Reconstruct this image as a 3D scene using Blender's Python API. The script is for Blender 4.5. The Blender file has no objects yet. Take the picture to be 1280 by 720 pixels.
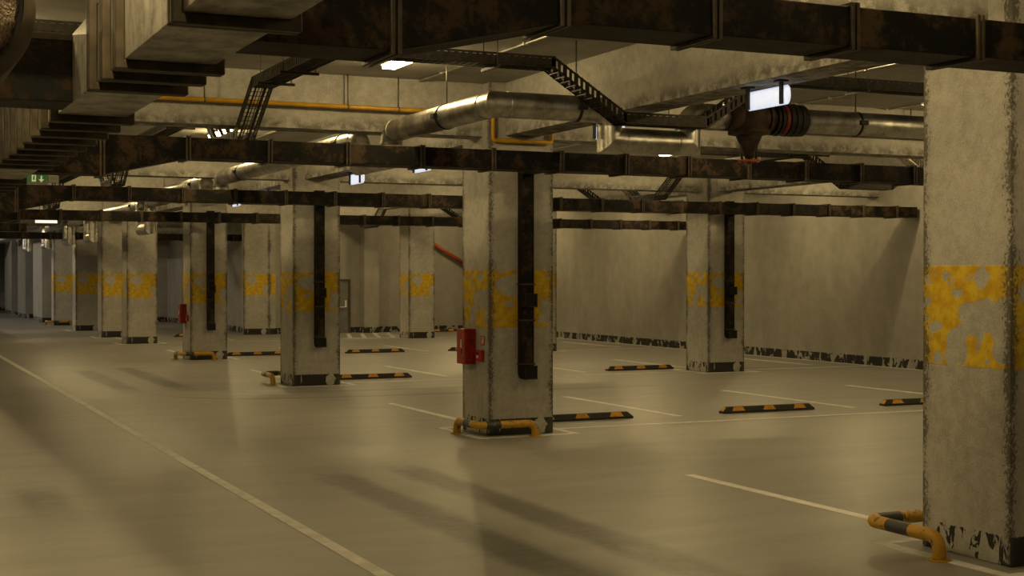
import bpy, bmesh, math, random
from mathutils import Vector, Matrix
R = math.radians
random.seed(7)
scene = bpy.context.scene
COL = scene.collection

# ------------------------------------------------------------------ node helpers
class NT:
    def __init__(s, name):
        s.m = bpy.data.materials.new(name); s.m.use_nodes = True
        s.t = s.m.node_tree; s.t.nodes.clear()
        s.out = s.n('ShaderNodeOutputMaterial'); s.b = s.n('ShaderNodeBsdfPrincipled')
        s.t.links.new(s.b.outputs[0], s.out.inputs[0])
        s.tc = s.n('ShaderNodeTexCoord')
        s.P = s.tc.outputs['Object']
        sp = s.n('ShaderNodeSeparateXYZ'); s.l(s.P, sp.inputs[0])
        s.x, s.y, s.z = (V(s, o) for o in sp.outputs)
    def n(s, kind): return s.t.nodes.new(kind)
    def l(s, a, b): s.t.links.new(a.o if isinstance(a, V) else a, b)
    def put(s, a, sock):
        if isinstance(a, (V, bpy.types.NodeSocket)): s.l(a, sock)
        else:
            try: sock.default_value = a
            except Exception: sock.default_value = (*a, 1.0)
    def math(s, op, a, b=0.0, clamp=False):
        n = s.n('ShaderNodeMath'); n.operation = op; n.use_clamp = clamp
        s.put(a, n.inputs[0]); s.put(b, n.inputs[1]); return V(s, n.outputs[0])
    def noise(s, scale=1.0, detail=4.0, rough=0.55, stretch=(1, 1, 1), off=(0, 0, 0), dist=0.0):
        mp = s.n('ShaderNodeMapping'); s.l(s.P, mp.inputs['Vector'])
        mp.inputs['Scale'].default_value = stretch; mp.inputs['Location'].default_value = off
        n = s.n('ShaderNodeTexNoise'); s.l(mp.outputs[0], n.inputs['Vector'])
        n.inputs['Scale'].default_value = scale; n.inputs['Detail'].default_value = detail
        n.inputs['Roughness'].default_value = rough; n.inputs['Distortion'].default_value = dist
        return V(s, n.outputs[0])
    def ss(s, v, a, b):            # smooth step between a and b
        n = s.n('ShaderNodeMapRange'); n.interpolation_type = 'SMOOTHSTEP'
        s.put(v, n.inputs[0])
        s.put(a, n.inputs[1]); s.put(b, n.inputs[2]); return V(s, n.outputs[0])
    def mix(s, f, a, b):
        n = s.n('ShaderNodeMix'); n.data_type = 'RGBA'
        s.put(f, n.inputs[0])
        for v, i in ((a, 6), (b, 7)):
            if isinstance(v, (V, bpy.types.NodeSocket)): s.l(v, n.inputs[i])
            else: n.inputs[i].default_value = (*v, 1.0)
        return n.outputs[2]
    def bump(s, h, strength=0.3, dist=0.01):
        n = s.n('ShaderNodeBump'); n.inputs['Strength'].default_value = strength
        n.inputs['Distance'].default_value = dist; s.put(h, n.inputs['Height'])
        s.l(n.outputs[0], s.b.inputs['Normal'])
    def done(s, col=None, rough=None, metal=None, spec=None):
        for v, k in ((col, 'Base Color'), (rough, 'Roughness'), (metal, 'Metallic'), (spec, 'Specular IOR Level')):
            if v is not None: s.put(v, s.b.inputs[k])
        return s.m
class V:
    def __init__(s, t, o): s.t, s.o = t, o
    def __add__(s, k): return s.t.math('ADD', s, k)
    __radd__ = __add__
    def __sub__(s, k): return s.t.math('SUBTRACT', s, k)
    def __rsub__(s, k): return s.t.math('SUBTRACT', k, s)
    def __mul__(s, k): return s.t.math('MULTIPLY', s, k)
    __rmul__ = __mul__
    def __truediv__(s, k): return s.t.math('DIVIDE', s, k)
    def abs(s): return s.t.math('ABSOLUTE', s)
    def min(s, k): return s.t.math('MINIMUM', s, k)
    def max(s, k): return s.t.math('MAXIMUM', s, k)
    def sat(s): return s.t.math('ADD', s, 0.0, True)

def simple(name, col, rough=0.6, metal=0.0, var=0.25, scale=12.0, spec=0.4):
    t = NT(name); n = t.noise(scale, 4)
    dark = tuple(c*(1-var) for c in col); lite = tuple(min(1, c*(1+var)) for c in col)
    return t.done(t.mix(t.ss(n, 0.3, 0.7), dark, lite), rough, metal, spec)

def emit(name, col, strength, base=None):
    t = NT(name)
    t.b.inputs['Emission Color'].default_value = (*col, 1); t.b.inputs['Emission Strength'].default_value = strength
    return t.done(base or (0.8, 0.8, 0.8), 0.5)

# ------------------------------------------------------------------ materials
CA, CB = (0.45, 0.428, 0.388), (0.295, 0.279, 0.25)     # pale / darker concrete
GRIT = (0.050, 0.045, 0.038)
BLACKPAINT = (0.030, 0.028, 0.026)
YEL = (0.61, 0.42, 0.024)

def concrete_base(t, sc=1.0):
    big = t.noise(1.3*sc, 3, 0.5); mid = t.noise(9*sc, 6, 0.65); fine = t.noise(60*sc, 4, 0.7)
    sp = t.ss(t.noise(55*sc, 4, 0.7), 0.34, 0.66)
    f = t.ss(big*0.40 + mid*0.50 + fine*0.40 + sp*0.11, 0.52, 0.88)
    return t.mix(f, CB, CA), mid, fine

def column_material():
    t = NT('painted_column_concrete')
    c, mid, fine = concrete_base(t)
    x, y, z = t.x, t.y, t.z
    ex = x.min(1.0 - x).abs(); ey = y.min(1.0 - y).abs()
    edge = ex.max(ey)
    onfront = t.ss(ey - ex, 0.0, -0.02)                     # 1 on the faces that look along Y
    # yellow band, flaked off in big irregular islands
    flake = t.noise(8.5, 4, 0.55, off=(2.1, 0.3, 1.7), dist=0.5)
    tiny = t.noise(22, 4, 0.6)
    def blob(cx, cz, rx, rz, on):
        dx = (x - cx)/rx if on == 'f' else (y - cx)/rx
        dz = (z - cz)/rz
        g = 1.0 - (dx*dx + dz*dz)
        return g.max(0.0) * (onfront if on == 'f' else (1.0 - onfront))
    S = 's'; F = 'f'
    gone = (blob(0.32, 2.11, 0.27, 0.20, F) + blob(0.31, 1.87, 0.10, 0.07, F) + blob(0.92, 1.72, 0.20, 0.26, F) + blob(0.20, 2.35, 0.11, 0.06, F)
            + blob(0.32, 2.25, 0.09, 0.13, S) + blob(0.30, 1.91, 0.33, 0.21, S) + blob(0.60, 1.67, 0.15, 0.22, S) + blob(0.06, 1.80, 0.16, 0.34, S)
            + blob(0.95, 2.04, 0.08, 0.05, S) + blob(0.84, 1.84, 0.09, 0.06, S) + blob(0.82, 1.59, 0.07, 0.07, S) + blob(0.57, 2.12, 0.08, 0.06, S))
    keep = t.ss((flake - 0.5)*1.9 + (tiny - 0.5)*0.3 + 0.27 - gone*0.78, -0.012, 0.012)
    band = t.ss(z + (tiny - 0.5)*0.03, 1.525, 1.535) * t.ss(z + (tiny - 0.5)*0.03, 2.345, 2.335)
    ycol = t.mix(t.ss(mid, 0.35, 0.65), (0.46, 0.275, 0.014), YEL)
    c = t.mix(keep*band, c, ycol)
    # black painted foot, flaked to fingers on the side faces
    fing = t.noise(7.5, 4, 0.6, stretch=(1, 1, 0.45), off=(0.4, 5.3, 0.2), dist=0.6)
    hole = blob(0.80, 0.11, 0.16, 0.15, 'f')
    fkeep = t.ss(fing + onfront*0.22 - hole*0.5, 0.525, 0.545)
    foot = t.ss(z + (t.noise(30, 3) - 0.5)*0.04, 0.235, 0.225)
    c = t.mix(fkeep*foot, c, BLACKPAINT)
    # gritty dark arrises
    g = t.noise(38, 4, 0.8, stretch=(1, 1, 0.7)); gl = t.noise(2.3, 3, 0.6, off=(3, 1, 0))
    gm = t.ss(edge + (g - 0.5)*0.40 + (gl - 0.5)*0.26, 0.050, 0.015)
    c = t.mix((gm*0.85).sat(), c, GRIT)
    soft = t.ss(edge + (gl - 0.5)*0.3, 0.16, 0.0)*0.22
    c = t.mix(soft.sat(), c, (0.13, 0.12, 0.10))
    t.bump(mid*0.6 + fine*0.6 + keep*band*0.4, 0.55, 0.014)
    return t.done(c, 0.85, 0, 0.25)

def beam_material():
    t = NT('stained_beam_concrete')
    c, mid, fine = concrete_base(t)
    z = t.z
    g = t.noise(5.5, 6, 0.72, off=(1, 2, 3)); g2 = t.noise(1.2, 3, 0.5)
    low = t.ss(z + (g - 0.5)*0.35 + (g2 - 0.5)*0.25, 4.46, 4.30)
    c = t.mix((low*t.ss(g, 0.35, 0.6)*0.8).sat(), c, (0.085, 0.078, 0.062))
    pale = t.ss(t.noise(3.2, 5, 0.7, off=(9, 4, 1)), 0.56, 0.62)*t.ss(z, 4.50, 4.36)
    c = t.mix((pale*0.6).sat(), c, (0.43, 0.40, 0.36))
    joint = t.ss((t.math('FRACT', t.x*0.5 + 0.31) - 0.5).abs(), 0.004, 0.002)
    t.bump(mid*0.6 + fine*0.4, 0.35, 0.012)
    return t.done(c, 0.9, 0, 0.2)

def wall_material(name, axis):
    t = NT(name)
    streak = t.noise(1.6, 5, 0.6, stretch=(1, 1, 0.28)); fine = t.noise(30, 4, 0.65); big = t.noise(0.5, 2)
    blot = t.noise(2.6, 5, 0.65, off=(4, 4, 4))
    f = t.ss(streak*0.35 + blot*0.35 + fine*0.2 + big*0.2, 0.42, 0.70)
    c = t.mix(f, (0.27, 0.255, 0.228), (0.365, 0.345, 0.312))
    fl = t.noise(4.2, 4, 0.6, stretch=(1, 1, 0.55), dist=0.9)
    foot = t.ss(t.z + (t.noise(20, 3) - 0.5)*0.05, 0.235, 0.225)*t.ss(fl, 0.455, 0.475)
    c = t.mix(foot, c, BLACKPAINT)
    return t.done(c, 0.85, 0, 0.2)

def floor_material():
    t = NT('worn_epoxy_floor')
    x, y = t.x, t.y
    st = t.noise(1.1, 6, 0.62, stretch=(0.35, 1.6, 1)); fine = t.noise(7, 6, 0.7, stretch=(0.4, 2.2, 1)); big = t.noise(0.22, 3)
    f = t.ss(st*0.42 + fine*0.38 + big*0.3, 0.40, 0.72)
    c = t.mix(f, (0.205, 0.196, 0.180), (0.287, 0.274, 0.252))
    wob = t.noise(1.4, 5, 0.65, stretch=(1, 0.35, 1), off=(5, 1, 0)); fray = t.noise(5, 5, 0.7, stretch=(1, 1, 1), off=(2, 8, 0))
    def strip(xc, w, y0, y1):
        d = (x - xc + (wob - 0.5)*0.28).abs() + (fray - 0.5)*0.16
        prof = t.ss(d, w, w*0.35)
        along = t.ss(y + (fray - 0.5)*1.4, y0, y0 + 2.2) * t.ss(y + (fray - 0.5)*1.6, y1, y1 - 0.9)
        brk = t.ss(wob + fray*0.5, 0.50, 0.80)*0.55 + 0.45
        return prof*along*brk
    m = strip(-3.2, 0.34, -10.2, -2.4)
    m = m.max(strip(-2.25, 0.33, -10.5, -2.2)*0.85)
    m = m.max(strip(-3.25, 0.34, 9.0, 17.2)*0.9)
    m = m.max(strip(-2.2, 0.34, 9.0, 17.9)*0.9)
    m = m.max(strip(-6.4, 0.30, -5.4, -2.3)*0.7)
    # thin curved skids swinging into the bays
    def curve(yb, amp, x0, tau, w, x1):
        e = t.math('POWER', 2.718, (x - x0)*(-1.0/tau))*amp
        d = (y - yb - e + (wob - 0.5)*0.12).abs() + (fray - 0.5)*0.12
        return t.ss(d, w, w*0.3)*t.ss(x, x0 - 0.1, x0 + 0.8)*t.ss(x + (wob - .5)*6, x1, x1 - 5.0)
    m = m.max(curve(7.05, 2.3, -3.2, 0.9, 0.16, 9.5)*0.75)
    m = m.max(curve(8.35, 1.9, -2.3, 0.9, 0.15, 8.0)*0.6)
    c = t.mix((m*0.76).sat(), c, (0.045, 0.042, 0.036))
    t.bump(fine*0.5 + st*0.5, 0.06, 0.01)
    return t.done(c, t.ss(fine, 0.2, 0.8)*0.14 + 0.33, 0, 0.30)

def rusty_duct_material():
    t = NT('rust_blotched_sheet_metal')
    a = t.noise(3.6, 6, 0.72, off=(1.3, 0, 0)); b = t.noise(20, 5, 0.75); g = t.noise(1.1, 3)
    r = t.ss(a*0.75 + b*0.28 + g*0.15, 0.555, 0.69)
    c = t.mix(r, (0.005, 0.0045, 0.004), (0.050, 0.031, 0.018))
    sp = t.ss(t.noise(45, 3, 0.6), 0.66, 0.72)
    c = t.mix(sp*0.35, c, (0.08, 0.07, 0.05))
    t.bump(b, 0.15, 0.004)
    return t.done(c, r*0.2 + 0.55, 0.0, 0.14)

def bright_duct_material():
    t = NT('dusty_galvanised_sheet')
    a = t.noise(4.0, 6, 0.65, stretch=(1, 1, 0.35)); b = t.noise(14, 5, 0.7, stretch=(1, 0.4, 1))
    c = t.mix(t.ss(a*0.7 + b*0.3, 0.36, 0.62), (0.12, 0.112, 0.095), (0.44, 0.42, 0.37))
    return t.done(c, 0.42, 0.15, 0.4)

def pipe_material():
    t = NT('dull_galvanised_pipe')
    a = t.noise(3.5, 5, 0.65); b = t.noise(18, 5, 0.7)
    c = t.mix(t.ss(a*0.7 + b*0.3, 0.40, 0.62), (0.30, 0.285, 0.255), (0.56, 0.54, 0.50))
    rust = t.ss(t.noise(5, 6, 0.75, off=(3, 3, 3)), 0.60, 0.70)
    c = t.mix(rust*0.6, c, (0.13, 0.085, 0.05))
    t.bump(a + b*0.2, 0.12, 0.02)
    return t.done(c, t.ss(b, 0.2, 0.8)*0.14 + 0.30 + rust*0.2, 1.0 - rust*0.5)

def guard_paint(name, col):
    t = NT(name); n = t.noise(9, 5, 0.65, dist=0.5); s = t.noise(40, 3)
    chip = t.ss(n, 0.575, 0.595)
    c = t.mix(t.ss(s, 0.3, 0.7), tuple(k*0.8 for k in col), col)
    other = (0.05, 0.045, 0.038) if col[0] > 0.2 else (0.20, 0.17, 0.12)
    return t.done(t.mix(chip*0.8, c, other), 0.45, 0, 0.45)

M = {}
M['column'] = column_material(); M['beam'] = beam_material()
M['wall'] = wall_material('brushed_wall_concrete', 'x'); M['floor'] = floor_material()
M['ceiling'] = simple('ceiling_concrete', (0.30, 0.285, 0.255), 0.6, 0, 0.18, 1.5)
M['rust'] = rusty_duct_material(); M['galv'] = bright_duct_material(); M['pipe'] = pipe_material()
M['flange'] = simple('rusty_flange_steel', (0.055, 0.042, 0.028), 0.5, 0.25, 0.35, 9)
M['under'] = simple('dark_flange_steel', (0.016, 0.014, 0.011), 0.6, 0.2, 0.3, 9)
M['tray'] = simple('blackened_tray_steel', (0.026, 0.021, 0.015), 0.5, 0.4, 0.4, 14)
M['cable'] = simple('grey_brown_cable', (0.10, 0.08, 0.055), 0.6, 0, 0.3, 6)
M['rod'] = simple('threaded_steel_rod', (0.12, 0.105, 0.08), 0.5, 0.5, 0.2, 20)
M['conduit'] = simple('bare_conduit', (0.78, 0.75, 0.68), 0.34, 1.0, 0.1, 5)
M['line'] = simple('worn_white_paint', (0.62, 0.60, 0.56), 0.6, 0, 0.14, 5)
M['gas'] = simple('yellow_pipe_paint', (0.47, 0.25, 0.014), 0.4, 0, 0.25, 4)
M['gy'] = guard_paint('chipped_yellow_guard', (0.47, 0.255, 0.014)); M['gk'] = guard_paint('chipped_black_guard', (0.04, 0.038, 0.034))
M['rubber'] = simple('black_rubber', (0.024, 0.023, 0.021), 0.7, 0, 0.3, 20)
M['amber'] = simple('amber_reflector', (0.58, 0.27, 0.012), 0.45, 0, 0.2, 8)
M['red'] = simple('fire_red_paint', (0.27, 0.013, 0.008), 0.4, 0, 0.45, 9)
M['redring'] = simple('dull_red_rubber', (0.16, 0.02, 0.012), 0.6, 0, 0.2, 8)
M['reddoor'] = simple('faded_red_door', (0.34, 0.035, 0.018), 0.42, 0, 0.2, 7)
M['redclean'] = simple('fire_red_plastic', (0.36, 0.022, 0.012), 0.4, 0, 0.12, 7)
M['orange'] = simple('orange_red_pipe', (0.34, 0.062, 0.016), 0.45, 0, 0.2, 5)
M['white'] = simple('off_white_plastic', (0.72, 0.70, 0.66), 0.5, 0, 0.05, 5)
M['black'] = simple('black_steel', (0.012, 0.012, 0.012), 0.55, 0.1, 0.2, 8)
M['hole'] = simple('duct_mouth_shade', (0.006, 0.006, 0.006), 0.9, 0, 0.1, 8)  # near-black colour stands in for the shade inside the vent outlets
M['rustbody'] = simple('heavy_rusted_iron', (0.048, 0.028, 0.016), 0.6, 0.2, 0.6, 6)
M['door'] = simple('grey_door_paint', (0.15, 0.145, 0.135), 0.5, 0, 0.12, 4)
M['doorframe'] = simple('dark_door_frame', (0.06, 0.055, 0.048), 0.5, 0, 0.15, 4)
M['green'] = emit('exit_sign_green', (0.012, 0.13, 0.024), 0.10, (0.015, 0.10, 0.03))
M['glyph'] = emit('exit_sign_symbol', (0.75, 0.80, 0.55), 0.22, (0.5, 0.5, 0.4))
M['exitcase'] = simple('exit_sign_case', (0.14, 0.135, 0.115), 0.5, 0, 0.05, 5)
M['signlit'] = emit('lit_sign_face', (0.58, 0.68, 0.88), 0.88)
M['farlit'] = emit('lit_far_sign', (0.95, 0.86, 0.74), 1.0)
t = NT('granular_rusty_lining'); n = t.noise(70, 3, 0.6); n2 = t.noise(14, 4)
t.bump(n + n2*0.7, 1.0, 0.03)
M['grain'] = t.done(t.mix(t.ss(n*0.6 + n2*0.4, 0.38, 0.64), (0.05, 0.032, 0.02), (0.30, 0.215, 0.145)), 0.6, 0.2, 0.5)
LAMPC = (1.0, 0.76, 0.355)
M['lamp'] = emit('lamp_diffuser', LAMPC, 28.0)
M['lampfar'] = emit('lamp_diffuser_cool', (1.0, 0.90, 0.70), 70.0)
M['lampcase'] = simple('lamp_housing', (0.45, 0.43, 0.39), 0.5, 0, 0.05, 5)

# ------------------------------------------------------------------ mesh helpers
def box(bm, x0, x1, y0, y1, z0, z1, mi=0):
    vs = [bm.verts.new((x, y, z)) for x in (x0, x1) for y in (y0, y1) for z in (z0, z1)]
    for q in ((0, 1, 3, 2), (4, 6, 7, 5), (0, 4, 5, 1), (2, 3, 7, 6), (0, 2, 6, 4), (1, 5, 7, 3)):
        f = bm.faces.new([vs[i] for i in q]); f.material_index = mi
    return vs
def obox(bm, p0, p1, side, w, h, mi=0):
    """bar from p0 to p1; width w along side, height h along the third axis, centred"""
    p0, p1 = Vector(p0), Vector(p1); d = (p1 - p0).normalized(); s = Vector(side).normalized(); n = d.cross(s).normalized()
    vs = []
    for p in (p0, p1):
        for a in (-1, 1):
            for b in (-1, 1): vs.append(bm.verts.new(p + s*(a*w/2) + n*(b*h/2)))
    for q in ((0, 1, 3, 2), (4, 6, 7, 5), (0, 4, 5, 1), (2, 3, 7, 6), (0, 2, 6, 4), (1, 5, 7, 3)):
        f = bm.faces.new([vs[i] for i in q]); f.material_index = mi
def tube(bm, path, r, seg=16, caps=True, mi=0, smooth=True, mis=None):
    path = [Vector(p) for p in path]
    n = len(path); tang = []
    for i in range(n):
        a = path[max(0, i-1)]; b = path[min(n-1, i+1)]
        tang.append((b - a).normalized())
    up = Vector((0, 0, 1)) if abs(tang[0].z) < 0.9 else Vector((0, 1, 0))
    u = tang[0].cross(up).normalized(); rings = []
    rr = r if isinstance(r, (list, tuple)) else [r]*n
    for i in range(n):
        if i:
            q = tang[i-1].rotation_difference(tang[i]); u = (q @ u).normalized()
        v = tang[i].cross(u).normalized()
        k = 1.0
        rings.append([bm.verts.new(path[i] + (u*math.cos(2*math.pi*j/seg) + v*math.sin(2*math.pi*j/seg))*rr[i]*k) for j in range(seg)])
    for i in range(n-1):
        for j in range(seg):
            f = bm.faces.new((rings[i][j], rings[i][(j+1) % seg], rings[i+1][(j+1) % seg], rings[i+1][j]))
            f.smooth = smooth; f.material_index = mis[i] if mis else mi
    if caps:
        f = bm.faces.new(list(reversed(rings[0]))); f.material_index = mis[0] if mis else mi
        f = bm.faces.new(rings[-1]); f.material_index = mis[-1] if mis else mi
def arc_path(pts, rad, steps=6):
    """polyline with rounded corners; returns list of (point) and index ranges of the bends"""
    pts = [Vector(p) for p in pts]; out = [pts[0]]; bends = []
    for i in range(1, len(pts)-1):
        a, b, c = pts[i-1], pts[i], pts[i+1]
        d1 = (a - b).normalized(); d2 = (c - b).normalized()
        half = d1.angle(d2)/2; tl = rad/math.tan(half)
        s, e = b + d1*tl, b + d2*tl
        cen = b + (d1 + d2).normalized()*(rad/math.sin(half))
        st = len(out)
        v0, v1 = s - cen, e - cen; ang = v0.angle(v1); ax = v0.cross(v1).normalized()
        for k in range(steps+1):
            out.append(cen + Matrix.Rotation(ang*k/steps, 3, ax) @ v0)
        bends.append((st, len(out)-1))
    out.append(pts[-1]); return out, bends
def prism(bm, poly, axis, a, b, mi=0):
    """extrude polygon [(u,v)] along an axis ('x','y','z') from a to b"""
    def P(u, v, w): return {'x': (w, u, v), 'y': (u, w, v), 'z': (u, v, w)}[axis]
    va = [bm.verts.new(P(u, v, a)) for u, v in poly]; vb = [bm.verts.new(P(u, v, b)) for u, v in poly]
    n = len(poly)
    bm.faces.new(va).material_index = mi; bm.faces.new(list(reversed(vb))).material_index = mi
    for i in range(n):
        bm.faces.new((va[i], vb[i], vb[(i+1) % n], va[(i+1) % n])).material_index = mi
def obj(name, bm, mat, parent=None, loc=None, bevel=0.0, bseg=2):
    """mesh built in world coordinates; its origin goes to loc (or to its parent's place)"""
    bmesh.ops.recalc_face_normals(bm, faces=bm.faces[:])
    base = Vector((0, 0, 0))
    if parent is not None:
        q = parent
        while q: base += q.location; q = q.parent
    o_loc = Vector(loc) if loc is not None else Vector((0, 0, 0))
    bmesh.ops.translate(bm, vec=-(base + (o_loc if parent is None else Vector((0, 0, 0)))), verts=bm.verts[:])
    me = bpy.data.meshes.new(name); bm.to_mesh(me); bm.free()
    for m in (mat if isinstance(mat, (list, tuple)) else [mat]): me.materials.append(m)
    o = bpy.data.objects.new(name, me); COL.objects.link(o)
    if parent is not None: o.parent = parent
    elif loc is not None: o.location = o_loc
    if bevel:
        b = o.modifiers.new('bevel', 'BEVEL'); b.width = bevel; b.segments = bseg; b.limit_method = 'ANGLE'; b.angle_limit = R(40)
    return o
def B(*a):
    bm = bmesh.new(); box(bm, *a); return bm
def T(path, r, seg=16, **k):
    bm = bmesh.new(); tube(bm, path, r, seg, **k); return bm
def thing(name, label, cat, loc, group=None):
    o = bpy.data.objects.new(name, None); COL.objects.link(o); o.location = loc; o.empty_display_size = 0.1
    return tag(o, label, cat, group)
def tag(o, label, cat, group=None):
    o['label'] = label; o['category'] = cat
    if group: o['group'] = group
    return o
def struct(name, bm, mat, parent=None, **k):
    o = obj(name, bm, mat, parent, **k)
    if parent is None: o['kind'] = 'structure'
    return o
def copy_thing(src, loc, label):
    r = src.copy(); COL.objects.link(r); r.location = loc; r['label'] = label
    for ch in list(src.children):
        c = ch.copy(); COL.objects.link(c); c.parent = r
        for g in list(ch.children):
            d = g.copy(); COL.objects.link(d); d.parent = c
    return r

# ------------------------------------------------------------------ the setting
H = 5.0
floor = struct('floor', B(-10.6, 15.5, -24, 82, -0.2, 0.0), M['floor'])
ceil = struct('ceiling', B(-10.6, 15.5, -24, 82, H, H + 0.25), M['ceiling'])
struct('wall_left', B(-10.8, -10.5, -24, 82, 0, H), M['wall'])
struct('wall_front', B(-10.8, 15.5, -24.3, -24, 0, H), M['wall'])
struct('wall_right', B(15.2, 15.5, -24, 36.3, 0, H), M['wall'])
struct('wall_back', B(5.85, 15.2, 36.0, 36.3, 0, H), M['wall'])
struct('wall_inner', B(5.85, 6.1, 36.3, 53.4, 0, H), M['wall'])
struct('wall_end', B(1.0, 5.85, 53.2, 53.5, 0, H), M['wall'])
struct('wall_far', B(-10.6, 1.0, 81.7, 82, 0, H), M['wall'])
for nm, y0, y1 in (('wall_aisle', 54.3, 58.2), ('wall_aisle', 62.0, 66.0), ('wall_aisle', 69.6, 74.0)):
    struct(nm, B(0.0, 1.0, y0, y1, 0, H), M['wall'])
# pilaster and pier against the back wall
struct('trim_1', B(10.18, 10.80, 35.55, 36.0, 0, H), M['wall'])
struct('trim_2', B(5.36, 6.62, 35.75, 36.0, 0, H), M['column'], loc=(5.36, 35.75, 0))

# beams: part of the ceiling, narrower than the columns
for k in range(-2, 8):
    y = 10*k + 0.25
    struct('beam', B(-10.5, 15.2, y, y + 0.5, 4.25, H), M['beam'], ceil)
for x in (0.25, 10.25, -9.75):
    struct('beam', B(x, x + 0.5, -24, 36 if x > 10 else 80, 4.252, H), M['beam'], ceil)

# painted floor lines: parts of the floor
def line(name, x0, x1, y0, y1, z=0.003):
    obj(name, B(x0, x1, y0, y1, 0.0, z), M['line'], floor)
line('aisle_line', -4.56, -4.435, -22, 78)
for k in range(-1, 5):
    Y = 10*k if k < 3 else (30 if k == 3 else 35.6)
    if k == 4: continue
    for x in (0.40, 3.86, 7.36, 10.40, 13.85):
        line('bay_line', x, x + 0.13, Y + 1.32, Y + 5.45)
    for a in (1.3, 11.3):
        line('bay_front_line', a, 9.7 if a < 2 else 15.1, Y + 0.38, Y + 0.50)
line('wall_line', 15.02, 15.14, -20, 36)
for i in range(7):
    bm = bmesh.new(); x = 7.0 + i*0.55
    prism(bm, [(x, 31.2), (x + 0.16, 31.2), (x + 1.3, 35.0), (x + 1.14, 35.0)], 'z', 0.0, 0.003)
    obj('hatch_line', bm, M['line'], floor)
line('hatch_line', 6.9, 10.9, 31.05, 31.2)

# ------------------------------------------------------------------ columns
COLS = [((0, -10), 'nearest wide grey concrete column with yellow band, cut by right edge of view'),
        ((0, 0), 'concrete column in the middle, with red hose cabinet and black vent duct on it'),
        ((0, 10), 'concrete column with black vent duct, left of the cabinet column, striped guard at its back'),
        ((0, 20), 'concrete column with small far red cabinet and yellow black guard at its foot'),
        ((0, 30), 'plain banded concrete column just left of the column with far red cabinet'),
        ((0, 35.45), 'banded concrete column second behind the far cabinet column, along the aisle'),
        ((0, 42.4), 'banded concrete column third behind the far cabinet column, along the aisle'),
        ((0, 49.6), 'most distant banded column, low striped guard at its foot'),
        ((10, 10), 'concrete column with black vent duct in front of the long right wall'),
        ((10, 20), 'concrete column almost hidden behind the middle column, only a sliver shows'),
        ((10, 30), 'distant banded concrete column standing in front of the back wall near the door')]
for (x, y), lab in COLS:
    bm = B(x, x + 1, y, y + 1, 0, H)
    o = obj('concrete_column', bm, M['column'], loc=(x, y, 0), bevel=0.012)
    tag(o, lab, 'column', 'banded concrete columns')
for (x, y), lab in COLS:
    # white outline painted on the floor round the foot
    for (a, b, c, d) in ((-.30, 1.30, -.30, -.18), (-.30, 1.30, 1.18, 1.30), (-.30, -.18, -.18, 1.18), (1.18, 1.30, -.18, 1.18)):
        line('column_outline', x + a, x + b, y + c, y + d, 0.004)

# ------------------------------------------------------------------ wheel stops
def wheel_stop(loc, label):
    L, w, h = 1.82, 0.15, 0.105
    x, y, z = loc
    t = thing('wheel_stop', label, 'wheel stop', loc, 'black rubber wheel stops with amber patches')
    bm = bmesh.new()
    lo = [(0, -w/2), (L, -w/2), (L, w/2), (0, w/2)]
    def ring(dx, dw, zz): return [bm.verts.new((x + px + (dx if px == 0 else -dx), y + py*(1 - dw), zz)) for px, py in lo]
    r0, r1, r2 = ring(0, 0, 0), ring(0.0, 0, 0.03), ring(0.09, 0.45, h)
    for a, b in ((r0, r1), (r1, r2)):
        for i in range(4): bm.faces.new((a[i], a[(i+1) % 4], b[(i+1) % 4], b[i]))
    bm.faces.new(r2); bm.faces.new(list(reversed(r0)))
    obj('rubber_body', bm, M['rubber'], t, bevel=0.006)
    # amber patches on the sloping front (and the left end)
    def fp(u, k): # k 0..1 up the front slope
        return Vector((x + u, y - w/2*(1 - 0.45*k) - 0.002, 0.03 + (h - 0.03)*k + 0.001))
    for c in (0.30, 0.91, 1.52):
        bm = bmesh.new()
        q = [fp(c - 0.125, 0.10), fp(c + 0.125, 0.10), fp(c + 0.085, 0.97), fp(c - 0.085, 0.97)]
        va = [bm.verts.new(p) for p in q]; vb = [bm.verts.new(p + Vector((0, 0.006, -0.003))) for p in q]
        bm.faces.new(va); bm.faces.new(list(reversed(vb)))
        for i in range(4): bm.faces.new((va[i], vb[i], vb[(i+1) % 4], va[(i+1) % 4]))
        obj('reflector_patch', bm, M['amber'], t)
    bm = bmesh.new()
    q = [Vector((x - 0.001 + 0.012, y - 0.05, 0.04)), Vector((x - 0.001 + 0.012, y + 0.05, 0.04)), Vector((x + 0.078, y + 0.03, 0.097)), Vector((x + 0.078, y - 0.03, 0.097))]
    va = [bm.verts.new(p + Vector((-.003, 0, .002))) for p in q]; vb = [bm.verts.new(p + Vector((0.006, 0, -0.004))) for p in q]
    bm.faces.new(va); bm.faces.new(list(reversed(vb)))
    for i in range(4): bm.faces.new((va[i], vb[i], vb[(i+1) % 4], va[(i+1) % 4]))
    obj('reflector_patch', bm, M['amber'], t)
    return t
ws = wheel_stop((1.27, 1.42, 0), 'black and amber wheel stop just right of the cabinet column')
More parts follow.
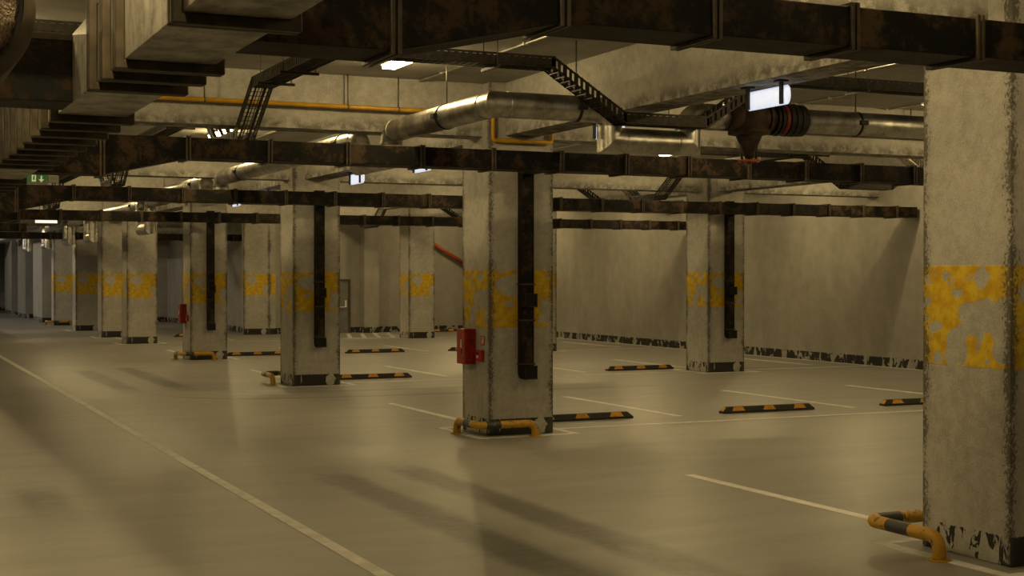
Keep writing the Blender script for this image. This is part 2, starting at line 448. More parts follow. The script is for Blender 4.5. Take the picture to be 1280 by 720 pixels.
STOPS = [((4.78, 1.42, 0), 'black and amber wheel stop in the open bay between cabinet column and nearest column'),
         ((8.08, 1.42, 0), 'black and amber wheel stop half hidden behind the left edge of nearest column'),
         ((1.28, 11.42, 0), 'black and amber wheel stop just right of the column left of the cabinet column'),
         ((8.10, 11.50, 0), 'black and amber wheel stop left of the column before the long right wall'),
         ((1.30, 21.5, 0), 'black and amber wheel stop between the far cabinet column and next duct column'),
         ((4.84, 21.5, 0), 'distant black and amber wheel stop in front of the grey door'),
         ((8.10, 21.5, 0), 'black and amber wheel stop peeking out left of the red hose cabinet'),
         ((2.55, 35.0, 0), 'farthest black wheel stop, its tip left of the far red cabinet column'),
         ((12.3, 35.4, 0), 'black and amber wheel stop against the back wall below the sloping orange pipe')]
for loc, lab in STOPS: copy_thing(ws, loc, lab)

# ------------------------------------------------------------------ column guards (bent striped pipes)
def guard(pts, label, loc):
    t = thing('column_guard', label, 'guard rail', loc, 'yellow and black pipe guards at column feet')
    zt = 0.185; r = 0.055
    a, c, b = (Vector((*p, 0)) for p in pts)
    up = Vector((0, 0, zt))
    path, bends = arc_path([a, a + up, c + up, b + up, b], 0.11, 6)
    dense = [path[0]]
    for p in path[1:]:
        q = dense[-1]; n = max(1, int((p - q).length/0.03))
        for k in range(1, n+1): dense.append(q.lerp(p, k/n))
    # yellow / black segment index by arc length
    Ls = [0.0]
    for i in range(1, len(dense)): Ls.append(Ls[-1] + (dense[i] - dense[i-1]).length)
    tot = Ls[-1]; mis = []
    for i in range(len(dense)-1):
        f = (Ls[i] + Ls[i+1])/2/tot
        mis.append(1 if (0.24 < f < 0.37 or 0.52 < f < 0.64) else 0)
    bm = bmesh.new(); tube(bm, dense, r, 18, mis=mis)
    obj('striped_pipe', bm, [M['gy'], M['gk']], t)
    for p in (a, b):
        obj('foot_plate', T([p, p + Vector((0, 0, 0.012))], 0.095, 20), M['gy'], t, bevel=0.003)
    return t
guard([(-.30, .48), (-.30, -.30), (.57, -.30)], 'yellow black pipe guard at the foot of the cabinet column', (-.3, -.3, 0))
guard([(-.30, -9.55), (-.30, -8.68), (.6, -8.68)], 'large near yellow black pipe guard at the foot of nearest column', (-.3, -8.7, 0))
guard([(-.30, 10.50), (-.30, 11.32), (.57, 11.32)], 'yellow black guard peeking from behind the column left of the cabinet column', (-.3, 11.3, 0))
guard([(-.30, 20.48), (-.30, 19.70), (.57, 19.70)], 'yellow black pipe guard in front of the column with far red cabinet', (-.3, 19.7, 0))
guard([(-.30, 50.1), (-.30, 49.30), (.8, 49.30)], 'tiny far yellow black guard at the foot of most distant column', (-.3, 49.3, 0))

# ------------------------------------------------------------------ air ducts
MX0, MX1, MZ0, MZ1 = -6.75, -6.25, 3.45, 3.92
def ring_flange(axis, pos, a0, a1, z0, z1, d=0.035, w=0.024, gap=0.014):
    """double rectangular flange round a duct; axis 'x' or 'y' is the run of the duct"""
    bm = bmesh.new()
    for s in (-1, 1):
        c = pos + s*(gap/2 + w/2)
        outer = [(a0 - d, z0 - d), (a1 + d, z0 - d), (a1 + d, z1 + d), (a0 - d, z1 + d)]
        inner = [(a0, z0), (a1, z0), (a1, z1), (a0, z1)]
        def P(p, q): return (q, p[0], p[1]) if axis == 'x' else (p[0], q, p[1])
        A = [[bm.verts.new(P(p, c + e*w/2)) for p in outer] for e in (-1, 1)]
        I = [[bm.verts.new(P(p, c + e*w/2)) for p in inner] for e in (-1, 1)]
        for i in range(4):
            j = (i+1) % 4
            bm.faces.new((A[0][i], A[0][j], A[1][j], A[1][i]))
            bm.faces.new((I[0][i], I[0][j], I[1][j], I[1][i]))
            for k in (0, 1): bm.faces.new((A[k][i], A[k][j], I[k][j], I[k][i]))
    return bm
DY = 0.45
def branch_duct(y0, xend, label, drops=()):
    y1 = y0 + DY; z0, z1 = 3.672, 3.92
    t = thing('branch_air_duct', label, 'air duct', (MX1, y0, z0), 'rusty cross ducts')
    obj('tall_section', B(MX1, -5.5, y0, y1, MZ0, MZ1), M['rust'], t, bevel=0.006)
    bm = bmesh.new()
    prism(bm, [(-5.5, MZ0), (-4.5, z0), (-4.5, z1), (-5.5, MZ1)], 'y', y0, y1)
    obj('reducer', bm, M['rust'], t, bevel=0.006)
    obj('straight_section', B(-4.5, xend, y0, y1, z0, z1), M['rust'], t, bevel=0.006)
    obj('joint_flange', ring_flange('x', -5.5, y0, y1, MZ0, MZ1, d=0.024), M['flange'], t, bevel=0.004)
    n = int(xend + 4.5)
    for i in range(n + 1):
        x = -4.5 + i
        if x > xend: break
        obj('joint_flange', ring_flange('x', x, y0, y1, z0, z1, d=0.024), M['flange'], t, bevel=0.004)
    for (xc, yf) in drops:      # vertical vent duct down the face of a column
        w, d = 0.19, 0.15; x0, x1 = xc - w/2, xc + w/2
        zb, zt = 0.80, 4.02
        bm = bmesh.new()        # duct with rounded elbow at the foot, turned forward
        prof = [(yf - 0.002, zt), (yf - d, zt), (yf - d, zb + 0.17), (yf - d - 0.10, zb + 0.17), (yf - d - 0.10, zb), (yf - 0.10, zb)]
        for k in range(1, 6):
            a = R(270 + 15*k); prof.append((yf - 0.10 + 0.098*math.cos(a), zb + 0.10 + 0.10*math.sin(a)))
        prof.append((yf - 0.002, zb + 0.12))
        prism(bm, prof, 'x', x0, x1)
        v = obj('vent_drop', bm, M['rust'], t, bevel=0.005)
        obj('drop_neck', B(x0, x1, y1, yf - d, 3.70, 3.90), M['rust'], t)
        for zz in (1.62, 2.13, 1.00):
            obj('joint_collar', B(x0 - 0.014, x1 + 0.014, yf - d - 0.014, yf - 0.002, zz, zz + 0.022), M['flange'], v)
        for zz in (1.82, 0.80):
            if zz > 1: obj('outlet_box', B(x0, x1, yf - d - 0.10, yf - d, zz, zz + 0.19), M['rust'], v, bevel=0.004)
            yy = yf - d - 0.10
            bm = bmesh.new(); e = 0.012
            for q in ((x0, x1, zz, zz + e*1.6), (x0, x1, zz + 0.18, zz + 0.18 + e), (x0, x0 + e, zz, zz + 0.19), (x1 - e, x1, zz, zz + 0.19)):
                box(bm, q[0], q[1], yy - 0.012, yy, q[2], q[3])
            obj('outlet_rim', bm, M['black'], v)
            obj('outlet_mouth', B(x0 + e, x1 - e, yy - 0.004, yy, zz + e, zz + 0.18), M['hole'], v)
    return t
branch_duct(-11.27, 15.1, 'nearest rusty rectangular duct crossing the top of the view, reducer at its left')
branch_duct(-1.27, 15.1, 'rusty rectangular duct crossing in front of the cabinet column, vent drop on it', [(0.53, 0.0)])
branch_duct(8.73, 15.1, 'third rusty rectangular duct, crossing before the column at the long right wall', [(0.53, 10.0), (10.53, 10.0)])
branch_duct(18.73, 15.1, 'fourth rusty rectangular duct, lowest in view, ending at the long right wall', [(0.53, 20.0)])
branch_duct(28.73, -3.3, 'short far duct stub ending in the aisle near the left edge')
d6 = branch_duct(37.9, 5.84, 'farthest dark duct, only short lengths show between the distant columns')

md = thing('main_air_duct', 'big rectangular trunk duct running along the aisle at upper left, one panel brightly lit', 'air duct', (MX0, -20, MZ0))
obj('trunk', B(MX0, MX1, -22, 78, MZ0, MZ1), M['galv'], md, bevel=0.006)
for y in [-13.4, -12.85, -11.87, -10.32, -9.85, -9.33] + [-7.4 + 0.62*i for i in range(0, 9)] + [0.2 + 0.7*i for i in range(0, 12)] + [10 + 2*i for i in range(0, 16)]:
    if any(q - 0.08 < y < q + 0.53 for q in (-11.27, -1.27, 8.73, 18.73, 28.73, 37.9, -8.24)): continue
    obj('joint_flange', ring_flange('y', y, MX0, MX1, MZ0, MZ1, d=0.055, w=0.05, gap=0.012), M['flange'], md, bevel=0.01)
sb = thing('side_duct_box', 'dark square duct box branching left from the trunk duct', 'air duct', (-9.6, -8.24, MZ0))
obj('box_body', B(-10.4, MX0, -8.24, -7.72, MZ0, MZ1 - 0.03), M['rust'], sb, bevel=0.006)
obj('top_seam', B(-10.4, MX0, -8.255, -7.71, MZ1 - 0.05, MZ1 - 0.01), M['flange'], sb)

rd = thing('round_duct_end', 'open end of a round duct with coarse brown grainy lining, top left corner', 'round duct', (-7.72, -11.0, 3.25))
cx, cz, yy = -7.72, 3.585, -11.05
bm = bmesh.new(); tube(bm, [(cx, yy + 0.02, cz), (cx, yy + 0.09, cz), (cx, yy + 0.14, cz), (cx, yy + 1.6, cz)], [0.374, 0.435, 0.445, 0.445], 48, caps=False)
tube(bm, [(cx, yy + 1.6, cz), (cx, yy, cz)], 0.33, 48, caps=False)
obj('shell', bm, M['flange'], rd)
bm = bmesh.new(); tube(bm, [(cx, yy + 0.05, cz), (cx, yy + 0.01, cz), (cx, yy - 0.035, cz), (cx, yy - 0.06, cz)], [0.355, 0.352, 0.31, 0.2], 48)
obj('grainy_lining', bm, M['grain'], rd)
bm = bmesh.new(); tube(bm, [(cx, yy - 0.015, cz), (cx, yy + 0.05, cz)], 0.372, 48, caps=False); tube(bm, [(cx, yy + 0.05, cz), (cx, yy - 0.015, cz)], 0.352, 48, caps=False)
obj('rim', bm, M['under'], rd)
for dy in (0.3, 1.3):
    obj('hanger_rod', T([(cx, yy + dy, cz + 0.35), (cx, yy + dy, H)], 0.008, 8), M['rod'], rd)

# ------------------------------------------------------------------ metal pipe run with its drops under the beams
PR, PX, PZ, PL, PY = 0.15, -1.54, 4.21, 3.86, -3.6
pipe = thing('ventilation_pipe', 'fat dull metal pipe running along the aisle and turning right, dipping under each beam', 'pipe', (PX, PY, PZ))
def mitre(bm, a, b, c, r, seg=28):
    """square-cut elbow a-b-c: rings at both ends and an oval ring on the cut"""
    a, b, c = Vector(a), Vector(b), Vector(c); t1 = (b - a).normalized(); t2 = (c - b).normalized()
    n = t1.cross(t2).normalized(); rings = []
    cut = (t1 - t2).normalized()
    for p, u, k in ((a, n.cross(t1), 1.0), (b, cut, 1.0/math.cos(t1.angle(t2)/2)), (c, n.cross(t2), 1.0)):
        u = u.normalized()
        if u.dot(n.cross(t1)) < 0: u = -u
        rings.append([bm.verts.new(p + n*(r*math.cos(2*math.pi*j/seg)) + u*(r*k*math.sin(2*math.pi*j/seg))) for j in range(seg)])
    for i in (0, 1):
        for j in range(seg):
            f = bm.faces.new((rings[i][j], rings[i][(j+1) % seg], rings[i+1][(j+1) % seg], rings[i+1][j])); f.smooth = True
    for e in bm.edges:
        if e.verts[0] in rings[1] and e.verts[1] in rings[1]: e.smooth = False
def pipe_run(pts, root, sharp=()):
    pts = [Vector(p) for p in pts]; last = pts[0]
    for i in range(1, len(pts) - 1):
        a, b, c = pts[i-1], pts[i], pts[i+1]; d1 = (a - b).normalized(); d2 = (c - b).normalized()
        q = 0.18
        s, e = b + d1*q, b + d2*q
        if (s - last).length > 0.01: obj('pipe_length', T([last, s], PR, 28, caps=False), M['pipe'], root)
        bm = bmesh.new()
        if i in sharp: mitre(bm, s, b, e, PR)
        else: tube(bm, arc_path([s - d1*0.001, b, e - d2*0.001], 0.17, 8)[0], PR, 28, caps=False)
        el = obj('elbow', bm, M['pipe'], root)
        for p, d in ((s, d1), (e, d2)):
            obj('seam_ring', T([p - d*0.010, p + d*0.010], PR + 0.005, 28), M['pipe'], el)
        last = e
    obj('pipe_length', T([last, pts[-1]], PR, 28), M['pipe'], root)
PX2 = -1.10
ypts = [(PX2, 66, PZ)]; sharp = []
for yr in (49.6, 42.4, 35.45, 30.0, 20.0, 10.0, 0.0):
    px, pl = (PX2, 3.52) if yr > 15 else (PX, PL)
    if yr == 10.0: ypts += [(PX2, 16.5, PZ), (PX, 15.7, PZ)]
    n = len(ypts)
    ypts += [(px, yr + 1.08, PZ), (px, yr + 1.08, pl), (px, yr - 0.20, pl), (px, yr - 0.20, PZ)]
    sharp += [n + 1, n + 2]
n = len(ypts)
ypts += [(PX, PY, PZ), (-0.04, PY, PZ), (-0.04, PY, PL), (1.04, PY, PL), (1.04, PY, PZ), (1.60, PY, PZ)]
sharp += [n, n + 2, n + 3]
pipe_run(ypts, pipe, sharp)
def clamp(p, axis, root, rodx=0.0):
    p = Vector(p); a = Vector((1, 0, 0)) if axis == 'x' else Vector((0, 1, 0)); s = a.cross(Vector((0, 0, 1)))
    c = obj('pipe_clamp', T([p - a*0.016, p + a*0.016], PR + 0.010, 28), M['black'], root)
    side = Vector((-1, 0, 0)) if axis == 'y' else Vector((0, -1, 0))
    q = p + side*(PR + 0.02)
    bm = bmesh.new(); obox(bm, q - a*0.055, q + a*0.055, side, 0.055, 0.055)
    obj('clamp_bolt', bm, M['black'], c)
    obj('hanger_rod', T([p + Vector((0, 0, PR)), Vector((p.x, p.y, H))], 0.009, 8), M['rod'], root)
for y in (-2.2, 1.85, 7.99, 12.0, 17.9, 22.0, 27.9): clamp((PX if y < 15 else PX2, y, PZ), 'y', pipe)
clamp((-0.48, PY, PZ), 'x', pipe)
pr = thing('sprinkler_main', 'fat dark metal pipe running right from the rusty valve, behind the lit sign', 'pipe', (2.75, PY, PZ))
obj('pipe_length', T([(2.70, PY, PZ), (9.6, PY, PZ)], PR, 28), M['pipe'], pr)
clamp((3.55, PY, PZ), 'x', pr); clamp((6.5, PY, PZ), 'x', pr)

va = thing('pipe_valve', 'heavy rusty valve with red ring and orange handle in the fat pipe', 'valve', (2.0, PY, 3.7))
xs = 1.92
obj('valve_body', T([(xs, PY, PZ + 0.20), (xs, PY, PZ + 0.15), (xs, PY, PZ + 0.02), (xs, PY, PZ - 0.13), (xs, PY, PZ - 0.16), (xs, PY, PZ - 0.20), (xs, PY, PZ - 0.22)],
    [0.10, 0.19, 0.235, 0.235, 0.26, 0.26, 0.15], 28), M['rustbody'], va)
obj('inlet', T([(1.58, PY, PZ), (xs, PY, PZ)], 0.17, 24), M['rustbody'], va)
obj('outlet', T([(xs, PY, PZ), (2.36, PY, PZ)], 0.165, 24), M['rustbody'], va)
obj('bonnet', T([(xs, PY, PZ - 0.21), (xs, PY, PZ - 0.24), (xs + .005, PY, PZ - 0.42), (xs + .005, PY, PZ - 0.50)], [0.17, 0.155, 0.075, 0.05], 24), M['rustbody'], va)
for dx in (-0.135, 0.135):
    obj('yoke_leg', T([(xs + dx, PY, PZ - 0.2), (xs + dx*0.72, PY, PZ - 0.56)], 0.014, 10), M['flange'], va)
bm = bmesh.new(); tube(bm, [(xs + 0.12*math.cos(a), PY + 0.12*math.sin(a), PZ - 0.53) for a in [2*math.pi*k/24 for k in range(25)]], 0.018, 10, caps=False)
obj('handwheel', bm, M['orange'], va)
obj('stem', T([(xs, PY, PZ - 0.48), (xs, PY, PZ - 0.57)], 0.02, 12), M['rustbody'], va)
bm = bmesh.new(); obox(bm, (xs - 0.12, PY, PZ - 0.53), (xs + 0.12, PY, PZ - 0.53), (0, 1, 0), 0.02, 0.014); obj('wheel_spoke', bm, M['orange'], va)
for x0, x1, r, m in ((2.14, 2.18, .195, 'rustbody'), (2.24, 2.28, .20, 'black'), (2.30, 2.345, .205, 'black'), (2.36, 2.415, .20, 'redring'), (2.43, 2.50, .205, 'under'), (2.515, 2.585, .205, 'under'), (2.60, 2.70, .20, 'under')):
    obj('flange_ring', T([(x0, PY, PZ), (x1, PY, PZ)], r, 28), M[m], va, bevel=0.006)
obj('coupling', T([(2.30, PY, PZ), (2.72, PY, PZ)], 0.165, 24), M['black'], va)

# ------------------------------------------------------------------ yellow pipe
gy, gz = 0.12, 4.555
gas = thing('yellow_pipe', 'thin yellow pipe along the cross beam, looping down under the long beam', 'pipe', (-4, gy, gz))
path, _ = arc_path([(-10.4, gy, gz), (-0.04, gy, gz), (-0.04, -0.05, gz), (0.03, -0.05, gz), (0.03, -0.05, 4.17), (0.95, -0.05, 4.17), (0.95, -0.05, gz), (1.05, -0.05, gz), (1.05, gy, gz), (9.9, gy, gz)], 0.034, 4)
obj('pipe_length', T(path, 0.03, 14), M['gas'], gas)
for x in (-5.6, -4.0, -2.05, -1.32, 3.0, 5.2, 7.6):
    obj('pipe_strap', T([(x - 0.012, gy, gz), (x + 0.012, gy, gz)], 0.035, 14), M['rod'], gas)
    obj('hanger_rod', T([(x, gy, gz + 0.03), (x, gy, H)], 0.009, 8), M['rod'], gas)

# ------------------------------------------------------------------ cable trays
def tray(run, c0, lo, hi, dips, label, hang, zhi=4.60, zlo=4.02, width=0.26, step=0.085, gaps=()):
    """run 'x' or 'y'; c0 = near edge of the width; dips = centres of the beams ducked under"""
    def P(s, c, z): return Vector((s, c, z)) if run == 'x' else Vector((c, s, z))
    side = Vector((0, 1, 0)) if run == 'x' else Vector((1, 0, 0))
    pts = [(lo, zhi)]
    for d in dips: pts += [(d - 1.48, zhi), (d - 0.56, zlo), (d + 0.56, zlo), (d + 1.48, zhi)]
    pts.append((hi, zhi))
    t = thing('cable_tray', label, 'cable tray', P((lo + hi)/2, c0, zhi), 'wire cable trays under the ceiling')
    h = 0.13; c1 = c0 + width
    mesh = bmesh.new(); rails = [bmesh.new(), bmesh.new()]; cab = [bmesh.new(), bmesh.new()]
    segs = []
    for (a, za), (b, zb) in zip(pts, pts[1:]):
        cuts = [g for g in gaps if a < g[0] and g[1] < b]
        q = a
        for g in cuts: segs.append(((q, za), (g[0], za))); q = g[1]
        segs.append(((q, za if cuts else za), (b, zb)))
    for (s0, z0), (s1, z1) in segs:
        L = math.hypot(s1 - s0, z1 - z0); n = max(1, round(L/step)); d = Vector((s1 - s0, 0, z1 - z0))
        for i, c in enumerate((c0, c1)):
            for dz, hh in ((0.009, 0.018), (h - 0.012, 0.024)):
                obox(rails[i], P(s0, c, z0 + dz), P(s1, c, z1 + dz), side, 0.012, hh)
            if run == 'x' and z0 == z1:
                obox(rails[i], P(s0, c, z0 + 0.062), P(s1, c, z1 + 0.062), side, 0.008, 0.075)
            for k in range(n + 1):
                f = k/n; s, z = s0 + (s1 - s0)*f, z0 + (z1 - z0)*f
                obox(rails[i], P(s, c, z), P(s, c, z + h), side, 0.010, 0.034 if k % 2 else 0.05)
        for k in range(7):
            c = c0 + width*k/6
            obox(mesh, P(s0, c, z0), P(s1, c, z1), side, 0.010 if k != 4 else 0.024, 0.008)
        for k in range(n + 1):
            f = k/n; s, z = s0 + (s1 - s0)*f, z0 + (z1 - z0)*f
            obox(mesh, P(s, c0, z), P(s, c1, z), P(1, 0, 0), 0.022, 0.008)
    obj('wire_mesh', mesh, M['tray'], t)
    for b in rails: obj('side_rail', b, M['tray'], t)
    for i, (c, r) in enumerate(((c0 + 0.06, 0.020), (c1 - 0.085, 0.028))):
        if not gaps: obj('cable', T([P(s, c, z + r + 0.006) for s, z in pts], r*0.6, 8), M['cable'], t)
    for s in hang:
        bm = bmesh.new(); obox(bm, P(s, c0 - 0.10, zhi - 0.03), P(s, c1 + 0.10, zhi - 0.03), P(1, 0, 0), 0.035, 0.03)
        b = obj('hanger_bar', bm, M['flange'], t)
        for c in (c0 - 0.06, c1 + 0.06):
            obj('hanger_rod', T([P(s, c, zhi - 0.03), P(s, c, H)], 0.007, 8), M['rod'], b)
tray('x', -4.02, -9.5, 9.0, [0.5], 'wire cable tray crossing nearest, stepping down under the long beam beside the lit sign', (-5.0, -1.7, 3.35, 6.0), gaps=((-3.69, -3.35), (8.48, 8.84)))
tray('x', 4.75, 6.2, 15.0, [10.5], 'wire cable tray peeking above and below the second cross duct, right of the valve', (7.3, 13.5), gaps=((8.48, 8.84),))
tray('x', 14.75, -9.5, 15.0, [0.5, 10.5], 'wire cable tray sloping down left of the column at the right wall', (-4.0, 4.5, 7.3, 13.5), gaps=((-3.69, -3.35), (8.48, 8.84)))
tray('x', 24.75, -9.5, 15.0, [0.5, 10.5], 'farthest crossing wire cable tray, sloping beside the middle column', (-4.0, 4.5, 7.3, 13.5), gaps=((-3.69, -3.35), (8.48, 8.84)))
tray('y', -3.65, -16.0, 48, [0.5, 10.5, 20.5, 30.5, 40.5], 'wide wire cable tray diving under the cross beam, upper left of middle', (-13.5, -8.0, -2.62, -1.62, 4.0, 14.0))
tray('y', 8.52, -9.0, 35.0, [0.5, 10.5, 20.5, 30.5], 'wire cable tray diving down left of the column at the right wall', (-4.0, 4.0, 14.0, 24.0), width=0.28)

# ------------------------------------------------------------------ ceiling lights
def ceiling_light(x, y, label, far=False):
    t = thing('ceiling_light', label, 'lamp', (x, y, H), 'ceiling strip lamps')
    obj('housing', B(x - 0.11, x + 0.11, y - 0.64, y + 0.64, H - 0.035, H), M['lampcase'], t, bevel=0.005)
    bm = bmesh.new(); prism(bm, [(x - 0.095, H - 0.035), (x - 0.08, H - 0.085), (x + 0.08, H - 0.085), (x + 0.095, H - 0.035)], 'y', y - 0.60, y + 0.60)
    obj('diffuser', bm, M['lampfar' if far else 'lamp'], t)
    L = bpy.data.lights.new('lamp_tube', 'POINT'); L.energy = PW*(5.5 if far else (2.3 if x < -5 and y < -5 else 1.8 if x < -5 and y < 15 else 1.35 if x > 12 else 0.92)); L.color = (1.0, 0.90, 0.70) if far else LAMPC
    L.shadow_soft_size = 0.03
    lo = bpy.data.objects.new('lamp_tube', L); COL.objects.link(lo); lo.parent = t; lo.location = (0, 0, -0.135)
    return t
PW = 60.0
rows = [-16.3, -11.2, -7.3, -1.7, 2.7, 8.3, 12.7, 18.3, 22.7, 28.3, 33.5]
desc = {-1.9: 'over the aisle side of the bays', -7.1: 'over the left side of the aisle', 2.9: 'over the first parking bays', 8.1: 'over the inner parking bays', 13.1: 'added to brighten the right wall'}
rel = {-16.3: 'at the near end', -11.2: 'above nearest cross duct', -7.3: 'before the nearest lit sign', -1.7: 'just beyond the nearest cross duct', 2.7: 'behind the first cross beam', 8.3: 'above the third cross duct',
       12.7: 'behind the second cross beam', 18.3: 'above the fourth cross duct', 22.7: 'behind the third cross beam', 28.3: 'before the fourth cross beam', 33.5: 'by the back wall'}
for x in (-1.9, -7.1, 2.9, 8.1, 13.1):  # rightmost row is unseen, added to brighten the right wall
    for y in rows:
        if x > 0 and y < -12: continue
        if x > 0 and y == 2.7: y = 1.6
        ceiling_light(x, y, 'ceiling strip lamp ' + desc[x] + ', ' + rel[2.7 if y == 1.6 else y])
for i, y in enumerate((42.0, 52.0, 60.0, 68.0)):
    ceiling_light(-7.1, y, 'bright far ceiling strip lamp on the left of the aisle, number %s from the back' % ('four', 'three', 'two', 'one')[i], True)
    if y < 50: ceiling_light(2.9, 46.5, 'added strip lamp to brighten the far inner wall', False)  # unseen extra lamp, added to lift the dim inner wall
    if y < 50: ceiling_light(-1.9, y, 'bright far ceiling strip lamp above the distant columns', False)

# bare conduits on the ceiling that catch the light
for x, y0, y1, lab in ((-0.98, -9.4, 0.2, 'thin bright conduit on the ceiling above the fat pipe'), (-0.98, 0.8, 10.2, 'thin bright conduit on the ceiling behind the first cross beam'),
                       (3.99, -9.4, 0.2, 'thin bright conduit on the ceiling right of the long beam'), (5.42, -9.4, 0.2, 'thin bright conduit on the ceiling left of the rightmost one'), (7.22, -9.4, 0.2, 'rightmost thin bright conduit on the ceiling beside nearest column'),
                       (5.42, 0.8, 10.2, 'thin conduit on the ceiling seen right of the cabinet column'), (8.75, 0.8, 10.2, 'thin conduit on the ceiling behind the rusty valve')):
    c = thing('ceiling_conduit', lab, 'conduit', (x, y0, H), 'bare ceiling conduits')
    obj('conduit_tube', T([(x, y0, H - 0.018), (x, y1, H - 0.018)], 0.014, 12), M['conduit'], c)
    for k in range(4):
        y = y0 + 0.8 + k*(y1 - y0 - 1.6)/3
        obj('saddle_clip', B(x - 0.03, x + 0.03, y - 0.012, y + 0.012, H - 0.036, H), M['conduit'], c)

# ------------------------------------------------------------------ lit bay signs under the long beam
def bay_sign(x, y, label):
    t = thing('light_box_sign', label, 'sign', (x, y, 4.25), 'blank lit signs under the long beams')
    y0, y1 = y - 0.34, y + 0.34
    bm = bmesh.new()
    # lens shaped ends: thicker in the middle of the height
    prof = []
    for k in range(9):
        a = R(-90 + 22.5*k); prof.append((x + 0.035*math.cos(a), 4.105 + 0.10*math.sin(a)))
    for k in range(9):
        a = R(90 + 22.5*k); prof.append((x + 0.035*math.cos(a), 4.105 + 0.10*math.sin(a)))
    ends = []
    for yy, kx, kz in ((y0 - 0.035, 0.25, 0.55), (y0 - 0.02, 0.7, 0.86), (y0, 1, 1), (y1, 1, 1), (y1 + 0.02, 0.7, 0.86), (y1 + 0.035, 0.25, 0.55)):
        ends.append([bm.verts.new((x + (px - x)*kx, yy, 4.105 + (pz - 4.105)*kz)) for px, pz in prof[:8] + prof[9:17]])
    for a, b in zip(ends, ends[1:]):
        for i in range(16): bm.faces.new((a[i], a[(i+1) % 16], b[(i+1) % 16], b[i]))
    bm.faces.new(ends[0]); bm.faces.new(ends[-1])
    obj('lit_panel', bm, M['signlit'], t)
    for yb in (y - 0.30, y + 0.30):
        bm = bmesh.new(); box(bm, x - 0.062, x - 0.036, yb - 0.022, yb + 0.022, 4.01, 4.25)
        br = obj('bracket', bm, M['black'], t)
        obj('bracket_plate', B(x - 0.10, x + 0.0, yb - 0.06, yb + 0.06, 4.235, 4.25), M['black'], br)
        obj('bracket_arm', B(x - 0.05, x + 0.02, yb - 0.015, yb + 0.015, 4.10, 4.13), M['black'], br)
for x, y, lab in ((0.5, -6.05, 'largest blank lit sign, bluish white, hanging under the beam above the rusty valve'),
                  (0.5, -2.60, 'blank lit sign half hidden by the fat pipe drop, under the long beam'),
                  (0.5, 3.93, 'blank lit sign just under the second cross duct, left of the cabinet column'),
                  (0.5, 7.38, 'blank lit sign with two black brackets above the third cross duct'),
                  (0.5, 13.95, 'far blank lit sign under the long beam, before the small one'),
                  (0.5, 16.9, 'small far blank lit sign between third and fourth cross ducts')):
    bay_sign(x, y, lab)
fs = thing('aisle_light_box', 'small far lit white strip sign hanging over the aisle at left', 'sign', (-2.9, 27, 3.9))
obj('lit_panel', B(-3.22, -2.58, 27.0, 27.08, 3.88, 4.05), M['farlit'], fs)
for x in (-3.1, -2.7): obj('hanger_rod', T([(x, 27.04, 4.05), (x, 27.04, H)], 0.01, 8), M['rod'], fs)

# ------------------------------------------------------------------ green exit sign
ex = thing('exit_sign', 'small green exit sign with door symbol and down arrow, over the aisle at left', 'exit sign', (-5.7, 4.0, 3.65))
x0, x1, z0, z1, yy = -5.85, -5.50, 3.64, 3.80, 4.0
obj('case', B(x0, x1, yy, yy + 0.06, z0, z1), M['exitcase'], ex, bevel=0.012)
obj('side_case', B(x1, x1 + 0.16, yy + 0.01, yy + 0.05, z0 + 0.02, z1 - 0.03), M['exitcase'], ex, bevel=0.01)
obj('green_face', B(x0 + 0.035, x1 - 0.022, yy - 0.004, yy, z0 + 0.025, z1 - 0.018), M['green'], ex)
bm = bmesh.new(); box(bm, -5.735, -5.675, yy - 0.007, yy - 0.004, z0 + 0.035, z1 - 0.026); obj('door_symbol', bm, M['glyph'], ex)
bm = bmesh.new(); box(bm, -5.718, -5.694, yy - 0.009, yy - 0.007, z0 + 0.06, z0 + 0.115); tube(bm, [(-5.700, yy - 0.007, z0 + 0.122), (-5.700, yy - 0.0095, z0 + 0.122)], 0.009, 10)
obj('figure_symbol', bm, M['green'], ex)
bm = bmesh.new(); prism(bm, [(-5.598, 3.668), (-5.638, 3.712), (-5.608, 3.712), (-5.608, 3.765), (-5.588, 3.765), (-5.588, 3.712), (-5.558, 3.712)], 'y', yy - 0.007, yy - 0.004)
obj('arrow_symbol', bm, M['glyph'], ex)
for x in (x0 + 0.05, x1 - 0.05): obj('hanger_rod', T([(x, yy + 0.03, z1), (x, yy + 0.03, H)], 0.006, 8), M['rod'], ex)

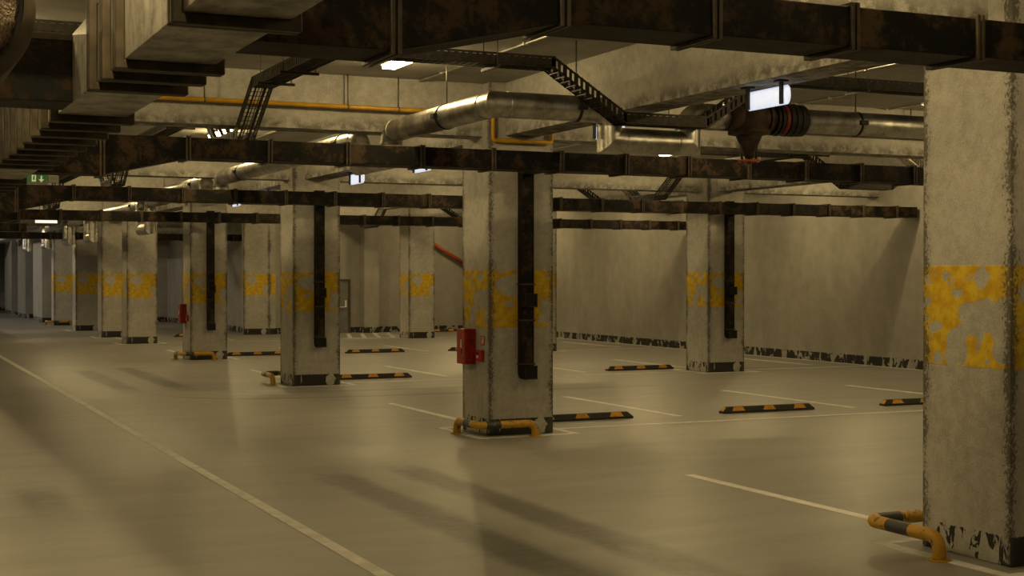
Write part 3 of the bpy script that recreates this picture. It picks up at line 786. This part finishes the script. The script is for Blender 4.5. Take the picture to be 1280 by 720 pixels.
# ------------------------------------------------------------------ red fire boxes on the column sides
def fire_set(y, where):
    c = thing('fire_hose_cabinet', 'red fire hose cabinet on the side of the ' + where, 'fire cabinet', (0, y + 0.64, 0.98), 'red fire cabinets on columns')
    y0, y1, z0, z1 = y + 0.50, y + 0.80, 0.985, 1.495
    obj('cabinet_body', B(-0.16, 0, y0, y1, z0, z1), M['red'], c, bevel=0.006)
    d = obj('cabinet_door', B(-0.176, -0.16, y0 + 0.006, y1 - 0.006, z0 + 0.006, z1 - 0.006), M['reddoor'], c, bevel=0.004)
    obj('door_handle', B(-0.192, -0.176, y0 + 0.10, y0 + 0.125, 1.22, 1.34), M['white'], d, bevel=0.004)
    obj('lock_slot', B(-0.181, -0.176, y0 + 0.10, y0 + 0.12, 1.13, 1.21), M['black'], d)
    s = thing('fire_plaque', 'small red and white fire symbol plaque on the ' + where, 'sign', (0, y + 0.24, 1.28), 'fire plaques on columns')
    obj('plaque', B(-0.008, 0, y + 0.17, y + 0.30, 1.27, 1.40), M['redclean'], s)
    bm = bmesh.new(); box(bm, -0.011, -0.008, y + 0.235, y + 0.262, 1.285, 1.36); box(bm, -0.011, -0.008, y + 0.20, y + 0.275, 1.372, 1.384)
    box(bm, -0.011, -0.008, y + 0.20, y + 0.215, 1.30, 1.372)
    obj('extinguisher_symbol', bm, M['white'], s)
    b = thing('fire_alarm_box', 'small red call box with dark window on the ' + where, 'alarm box', (0, y + 0.3, 1.03), 'fire alarm boxes on columns')
    obj('alarm_case', B(-0.055, 0, y + 0.18, y + 0.40, 1.035, 1.205), M['redclean'], b, bevel=0.01)
    obj('glass_window', B(-0.058, -0.055, y + 0.28, y + 0.36, 1.13, 1.165), M['black'], b)
    obj('call_label', B(-0.058, -0.055, y + 0.28, y + 0.345, 1.085, 1.125), M['white'], b)
fire_set(0, 'middle column with the vent duct')
fire_set(20, 'far column with yellow black guard')

# ------------------------------------------------------------------ back wall: door and sloping pipe
dr = struct('door_1', B(8.72, 9.64, 35.95, 36.0, 0.0, 2.06), M['door'])
obj('door_frame', B(9.64, 9.72, 35.92, 36.0, 0, 2.14), M['doorframe'], dr)
obj('door_frame', B(8.64, 8.72, 35.92, 36.0, 0, 2.14), M['doorframe'], dr)
obj('door_frame', B(8.72, 9.64, 35.92, 36.0, 2.06, 2.14), M['doorframe'], dr)
obj('push_bar', B(8.85, 9.55, 35.87, 35.90, 1.02, 1.05), M['white'], dr)
obj('handle_plate', B(9.50, 9.56, 35.90, 35.95, 1.05, 1.30), M['white'], dr)
op = thing('sloping_pipe', 'orange red pipe sloping down the back wall left of the middle column', 'pipe', (13.9, 35.85, 3.2))
obj('pipe_length', T([(12.9, 35.80, 3.78), (14.9, 35.80, 2.60)], 0.075, 16), M['orange'], op)
for f in (0.12, 0.9):
    p = Vector((12.9, 35.80, 3.78)).lerp(Vector((14.9, 35.80, 2.60)), f)
    obj('wall_bracket', B(p.x - 0.03, p.x + 0.03, p.y, 35.995, p.z - 0.05, p.z + 0.05), M['rod'], op)

# ------------------------------------------------------------------ camera, world, view
cam = bpy.data.cameras.new('camera'); co = bpy.data.objects.new('camera', cam); COL.objects.link(co)
cam.sensor_width = 36.0; cam.lens = 50.0; cam.clip_start = 0.05; cam.clip_end = 300
co.location = (-8.0816, -18.3812, 2.2552)
co.rotation_euler = (R(90 - 0.4724), 0, R(-24.6335))
scene.camera = co
w = bpy.data.worlds.new('world'); scene.world = w; w.use_nodes = True
bg = w.node_tree.nodes['Background']; bg.inputs[0].default_value = (1.0, 0.8, 0.5, 1); bg.inputs[1].default_value = 0.02
scene.view_settings.view_transform = 'Standard'; scene.view_settings.look = 'None'
scene.view_settings.gamma = 1.0; scene.view_settings.use_curve_mapping = False
scene.view_settings.exposure = 0.0
scene.cycles.use_denoising = True
scene.cycles.max_bounces = 8; scene.cycles.diffuse_bounces = 5
scene.cycles.sample_clamp_indirect = 6.0
